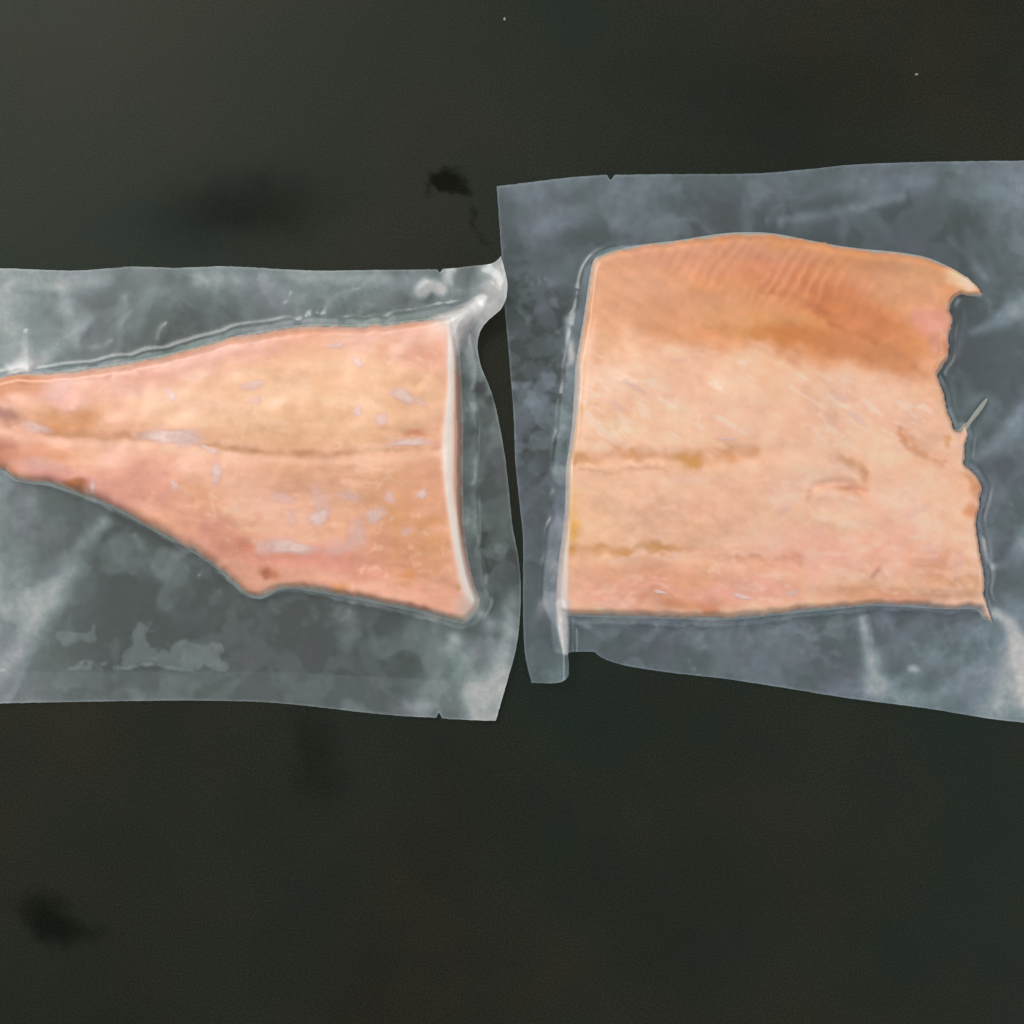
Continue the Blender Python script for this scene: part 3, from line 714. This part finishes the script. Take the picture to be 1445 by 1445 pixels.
on1 = blur(inside(722.5 + (X - 722.5) / SC1, 722.5 + (Y - 722.5) / SC1, F1.L).astype(float), 1, 1)
gap = 0.55 + 0.45 * fbm(X, Y, 120, 7, 3) + 0.25 * fbm(X, Y, 30, 8, 3)
def lines(B, gap, items):
    for pts, w, h in items:
        m_, sd_ = line_mask(B, pts, w)
        gap = gap + h * m_ * (0.8 + 0.3 * fbm(B.X, B.Y, 40, 77, 2))
    return gap
gap = lines(B1, gap, [
    ([(150, 735, 12), (110, 790, 22), (60, 860, 26), (18, 938, 20)], 20, 2.4), ([(45, 690, 14), (44, 760, 20), (30, 850, 24)], 18, 1.2), ([(-10, 700), (-20, 800), (-30, 940)], 40, 2.0),
    ([(128, 450, 10), (80, 500, 12), (36, 520, 8)], 12, 1.6), ([(90, 410, 10), (100, 450, 14), (112, 495, 10)], 12, 1.2), ([(178, 420, 5), (177, 445, 6), (166, 472, 4)], 5, 1.3),
    ([(20, 400, 16), (90, 402, 20), (150, 395, 16)], 18, 1.3), ([(0, 440), (30, 480), (20, 515)], 26, 1.0), ([(280, 396, 12), (380, 398, 16), (520, 396, 14), (600, 400, 16)], 14, 1.2), ([(310, 428), (350, 440), (360, 452)], 12, .6),
    ([(640, 905, 16), (668, 950, 26), (690, 1010, 26)], 24, 1.6), ([(640, 905, 10), (610, 950, 20), (590, 1005, 26)], 20, 1.3), ([(725, 850, 16), (712, 930, 20), (690, 1010, 20)], 20, 1.8), ([(560, 990), (640, 990), (690, 990)], 22, .9),
    ([(420, 880), (450, 870), (480, 890)], 26, .6), ([(160, 830), (200, 835), (230, 850)], 22, .5), ([(560, 900), (600, 905)], 24, .3),
    ([(200, 770), (240, 775)], 14, .5), ([(130, 720), (200, 765)], 12, .7)])
lift = 8.5 * blobm(X, Y, 706, 412, 62, 60, 0, 1.0) + 2.5 * smooth(40, 5, B1.sd) * smooth(560, 470, Y) * smooth(640, 690, X)
lift += 1.0 * smooth(30, 0, B1.sd) * smooth(-40, 60, fbm(X, Y, 160, 19, 2) * 60)
# the tent from the fillet's upper corner to the raised bag corner
tp = spline([(606, 453), (640, 441), (662, 434), (684, 421), (684, 421), (672, 444), (656, 470), (646, 500), (642, 530), (634, 520), (632, 462)], True, 4)
tentm = blur(inside(X, Y, tp).astype(float), 2, 2)
tent = np.maximum(tent, tentm * 11.8)
m, _ = line_mask(B1, [(596, 414, 10), (608, 404, 9), (622, 410, 10)], 10); gap = gap + 3.2 * m
m, _ = line_mask(B1, [(20, 524), (36, 520)], 5); gap = gap + 2.0 * m
m, _ = line_mask(B1, [(665, 850, 8), (690, 880, 10)], 9); gap = gap + 1.5 * m
gap = np.maximum(gap, 0.25)
# welded seams flatten the film
seam_lo = np.interp(X, [-330, 0, 150, 400, 700], [948, 946, 945, 947, 962])
seam_hi = np.interp(X, [-330, 0, 150, 400, 640, 720], [424, 420, 418, 413, 410, 405])
in_lo = smooth(-1, 3, Y - seam_lo)
gapz = (0.25 + 0.45 * gap) * (1 - 0.35 * in_lo)
cr = creases(B1, F1, SC1, 30, 11, -30, 735)
zt = smax(tent + 0.45, gapz + lift, 1.6)
zt = np.maximum(zt, fz + 0.40)
zt += on1 * 0.05 * fbm(X, Y, 18, 31, 3)
zt = blur(zt, 3, 2) + 0.36 * cr
zt = np.maximum(zt, fz + 0.34)
off = tent * (1 - on1)                                  # film held away from the base near the fillet wall
cloud = fbm(X + 30 * fbm(X, Y, 60, 81, 2), Y + 30 * fbm(X, Y, 60, 82, 2), 90, 83, 4)
cl2 = fbm(X + 22 * fbm(X, Y, 34, 84, 3), Y + 22 * fbm(X, Y, 34, 85, 3), 60, 86, 3)
hz = 0.034 + 0.28 * smooth(0.5, 3.4, gap) + 0.08 * smooth(-0.1, 0.8, cloud) + 0.03 * smooth(0.0, 0.5, cl2)  # raised film is milkier, which also paints in the reflected streaks
hz += 0.07 * smooth(450, 400, Y) + 0.11 * smooth(170, -20, X) + 0.03 * in_lo
# patches where droplets fog the film
for pts, w, k in (([(88, 898), (130, 896)], 9, .06), ([(185, 925), (200, 895), (215, 925)], 15, .08), ([(240, 922), (300, 925)], 15, .08), ([(110, 945), (200, 938), (310, 943)], 4, .07), ([(0, 944), (28, 944)], 5, .12)):
    m, _ = line_mask(B1, pts, w); m = B1.sample(m, X + 16 * fbm(X, Y, 24, 87, 4), Y + 12 * fbm(X, Y, 24, 187, 4)); hz += k * smooth(.2, .6, m) * (Y < seam_lo)
wet = smooth(640, 660, X) * smooth(480, 540, Y) * smooth(860, 800, Y)
hz += wet * (0.07 * smooth(0.1, 0.7, fbm(X, Y, 26, 88, 4)) - 0.05 * smooth(0.1, .6, fbm(X, Y, 34, 89, 3)))
on = on1; hz *= 1.32 * (1 - on1)
hz += 0.06 * cr
hz = np.maximum(hz, tentm * (.70 + .12 * fbm(X, Y, 22, 66, 2)))
hz = np.maximum(hz, .34 * blobm(X, Y, 664, 852, 20, 26, 20, .8))
m, _ = line_mask(B1, [(684, 424, 5), (664, 452, 8), (648, 486, 7), (640, 520, 5), (636, 600, 5), (636, 690, 5), (646, 760, 5), (658, 820, 6), (672, 846, 6)], 6); hz = np.maximum(hz, .26 * np.clip(m * 1.3, 0, 1))
hz += 0.46 * blobm(X, Y, 708, 420, 34, 66, 0, .9) * (1 - on1) + 0.26 * blobm(X, Y, 680, 470, 24, 60, 0, .9) * (1 - on1)
hz += 0.26 * smooth(0.15, 1.6, off) * (0.8 + 0.35 * fbm(X, Y, 30, 402, 3))
hz += 0.018 * on1
hz += 0.12 * smooth(3.2, 0.5, B1.sd)
hz = np.clip(hz, 0.012, 0.9)
bag1 = empty("vacuum_bag", (wx(250), wy(700), 0), "clear greyish plastic bag holding the tail piece, its corner curled over the other bag", "plastic bag", "vacuum bags")
mid_cell = ((Y - seam_lo)[:-1, :-1] + (Y - seam_lo)[1:, 1:]) / 2
sheet("top_film", B1, zt * MM + 1.0 * MM, M_filmL, bag1, cellmask=mid_cell < 0, attrs={"haze": hz, "contact": on})
sheet("seal_band", B1, zt * MM + 1.0 * MM, M_filmL, bag1, cellmask=mid_cell >= 0, attrs={"haze": hz, "contact": on})
B1b = Field(oLB, 4.0, 8)
zb = B1.sample(lift, B1b.X, B1b.Y)
sheet("bottom_film", B1b, np.minimum(0.4 + zb, B1.sample(zt, B1b.X, B1b.Y) + 0.2) * MM, M_filmL, bag1, attrs={"haze": np.full(B1b.X.shape, 0.03)})

# ---- right bag
RB = [(701, 264), (701, 264), (760, 257), (800, 252), (856, 248), (856, 248), (861, 256), (861, 256), (867, 248), (867, 248), (950, 247), (1065, 246), (1140, 240), (1200, 234), (1300, 230), (1445, 228), (1560, 226), (1760, 232), (1760, 232),
      (1772, 600), (1768, 1060), (1768, 1060), (1600, 1040), (1445, 1019), (1400, 1014), (1300, 998), (1200, 985), (1100, 969), (1020, 957), (940, 948), (880, 938), (852, 929), (838, 919), (838, 919), (801, 919), (801, 919), (802, 945), (799, 955),
      (784, 961), (750, 963), (750, 963), (742, 930), (739, 900), (738, 840), (738, 760), (733, 710), (727, 650), (725, 590), (718, 500), (712, 430), (707, 350)]
oRB = spline(RB, True, 4)
oRB[:, :2] += rs.normal(0, 0.18, (len(oRB), 2))
B2 = Field(oRB, 2.0, 8)
X, Y = B2.X, B2.Y
tent, fz = drape(B2, F2, Z2s, 1.5, SC2)
on2 = blur(inside(722.5 + (X - 722.5) / SC2, 722.5 + (Y - 722.5) / SC2, F2.L).astype(float), 1, 1)
gap = 0.55 + 0.45 * fbm(X, Y, 120, 107, 3) + 0.25 * fbm(X, Y, 30, 108, 3)
gap = lines(B2, gap, [
    ([(1445, 425, 22), (1410, 452, 14), (1370, 470, 8)], 16, 1.8), ([(1450, 590, 26), (1410, 620, 22), (1372, 645, 10)], 20, 1.8), ([(1450, 760, 22), (1425, 790, 14), (1400, 800, 6)], 16, 1.5), ([(1384, 762, 4), (1390, 785, 6), (1398, 800, 4)], 5, 2.2),
    ([(1402, 862, 6), (1424, 884, 9), (1440, 925, 12), (1450, 985, 14)], 12, 3.4), ([(1215, 872, 5), (1222, 915, 12), (1236, 965, 18)], 12, 2.2), ([(1190, 975), (1280, 985), (1320, 985)], 20, 1.2), ([(1284, 943), (1292, 944)], 6, 2.0),
    ([(1100, 312, 8), (1180, 300, 9), (1270, 280, 8)], 8, 1.0), ([(770, 315, 20), (850, 300, 26), (980, 305, 20)], 24, .9), ([(1080, 262), (1200, 258), (1320, 255)], 20, .7), ([(1440, 850), (1420, 960), (1390, 1000)], 24, .9), ([(800, 866), (812, 876), (830, 884)], 5, 1.2),
    ([(1360, 440, 4), (1356, 470, 6), (1350, 500, 5)], 5, .8), ([(1376, 415), (1392, 424), (1394, 440)], 6, .8), ([(1340, 340, 8), (1372, 372, 8), (1390, 395, 6)], 8, .9),
    ([(1430, 320), (1440, 380)], 30, .4), ([(800, 452, 5), (803, 480, 6), (808, 508, 4)], 5, 2.0)])
ramp = smooth(742, 798, X) * smooth(806, 800.5, X) * smooth(810, 905, Y)
lift = 8.0 * ramp
m, _ = line_mask(B2, [(786, 800, 6), (786, 850, 7), (790, 910, 6)], 6); tent = np.maximum(tent, 11 * m)
lift += 1.0 * smooth(30, 0, B2.sd) * smooth(-40, 60, fbm(X, Y, 160, 119, 2) * 60) * smooth(730, 900, X)
gap = np.maximum(gap, 0.25)
cr = creases(B2, F2, SC2, 34, 12, 705, 1460)
zt = smax(tent + 0.45, 0.25 + 0.45 * gap + lift, 1.6)
zt = np.maximum(zt, fz + 0.40)
zt += on2 * 0.05 * fbm(X, Y, 18, 131, 3)
zt = blur(zt, 3, 2) + 0.36 * cr
zt = np.maximum(zt, fz + 0.34)
cloud = fbm(X + 30 * fbm(X, Y, 60, 181, 2), Y + 30 * fbm(X, Y, 60, 182, 2), 90, 183, 4)
cl2 = fbm(X + 22 * fbm(X, Y, 34, 184, 3), Y + 22 * fbm(X, Y, 34, 185, 3), 60, 186, 3)
hz = 0.042 + 0.28 * smooth(0.5, 3.4, gap) + 0.075 * smooth(-0.1, 0.8, cloud) + 0.03 * smooth(0.0, 0.5, cl2)  # milky raised film, bright reflection bands painted in with it
left_m = smooth(815, 790, X) * smooth(370, 410, Y) * smooth(760, 640, Y)
hz += left_m * (0.09 * smooth(0.05, 0.55, fbm(X, Y, 36, 188, 4, .6)) - 0.045 * smooth(.1, .5, fbm(X, Y, 20, 189, 3)))
hz += 0.05 * smooth(300, 250, Y) + 0.035 * smooth(1340, 1430, X) + 0.03 * smooth(800, 880, Y)
hz += 0.05 * smooth(.2, .6, fbm(X, Y, 40, 190, 4, .6)) * smooth(850, 880, Y)
hz += 0.12 * blobm(X, Y, 1440, 960, 110, 90, 0, 1.0)
on = on2; hz *= 1.25 * (1 - on2)
hz += 0.06 * cr
hz += 0.24 * smooth(0.15, 1.6, tent * (1 - on2)) * (0.8 + 0.35 * fbm(X, Y, 30, 403, 3))
m0, _ = line_mask(B2, [(791, 850, 8), (794, 885, 8), (797, 918, 4)], 6); hz = np.maximum(hz, .8 * np.clip(m0 * 1.4, 0, 1))  # fold catching the light, its highlight painted in as white haze
m, _ = line_mask(B2, [(813, 512, 3), (812, 573, 3), (801, 641, 3), (797, 715, 3.5), (791, 788, 6), (791, 850, 8), (794, 885, 7), (796, 918, 4)], 6); hz = np.maximum(hz, .3 * np.clip(m * 1.4, 0, 1))
hz += 0.10 * smooth(1.5, 7, ramp * 8) * smooth(925, 955, Y)
m, _ = line_mask(B2, [(805, 450), (801, 480), (806, 512)], 4); hz += .15 * m
hz += 0.018 * on2
hz += 0.10 * smooth(3.2, 0.5, B2.sd)
hz = np.clip(hz, 0.012, 0.9)
bag2 = empty("vacuum_bag", (wx(1150), wy(620), 0), "clear bluish plastic bag holding the broad piece, its lower corner folded up", "plastic bag", "vacuum bags")
seam_top = np.interp(X, [700, 900, 1100, 1445, 1772], [292, 282, 280, 264, 262])
mid_cell = ((Y - seam_top)[:-1, :-1] + (Y - seam_top)[1:, 1:]) / 2
sheet("top_film", B2, zt * MM + 1.0 * MM, M_filmR, bag2, cellmask=mid_cell >= 0, attrs={"haze": hz, "contact": on})
sheet("seal_band", B2, zt * MM + 1.0 * MM, M_filmR, bag2, cellmask=mid_cell < 0, attrs={"haze": hz, "contact": on})
B2b = Field(oRB, 4.0, 8)
zb = B2.sample(lift, B2b.X, B2b.Y)
sheet("bottom_film", B2b, np.minimum(0.4 + zb, B2.sample(zt, B2b.X, B2b.Y) + 0.2) * MM, M_filmR, bag2, attrs={"haze": np.full(B2b.X.shape, 0.03)})

# ------------------------------------------------------------------ tiny specks lying on the table
def speck(px, py, r, seed, label):
    rr = random.Random(seed); V = []; Fa = []; n = 7
    for ring, (q, z) in enumerate(((1.0, 0.05), (0.8, 0.45), (0.3, 0.7))):
        for k in range(n):
            a = 2 * math.pi * k / n; w = r * q * rr.uniform(.7, 1.25)
            V.append((w * 1.4 * math.cos(a) * S, w * 0.8 * math.sin(a) * S, z * r * S))
    for ring in range(2):
        for k in range(n):
            k2 = (k + 1) % n; Fa.append((ring * n + k, ring * n + k2, (ring + 1) * n + k2, (ring + 1) * n + k))
    Fa.append(tuple(range(2 * n, 3 * n))); Fa.append(tuple(range(n))[::-1])
    me = bpy.data.meshes.new("dust_speck"); me.from_pydata(V, [], Fa); me.update()
    at = me.attributes.new("tissue", 'FLOAT_COLOR', 'POINT')
    at.data.foreach_set("color", np.tile(np.append(lin((150, 150, 145)), 1.0), len(V)).astype(np.float32))
    me.materials.append(M_skin)
    o = link(bpy.data.objects.new("dust_speck", me)); o.location = (wx(px), wy(py), 0.0001); o.rotation_euler[2] = rr.uniform(0, 3)
    o["label"] = label; o["category"] = "speck"; o["group"] = "specks on the table"
speck(712, 27, 2.0, 1, "tiny pale speck on dark table near the middle of the top edge")
speck(1293, 105, 1.8, 2, "tiny pale speck on dark table above the right bag, nearest the right edge")
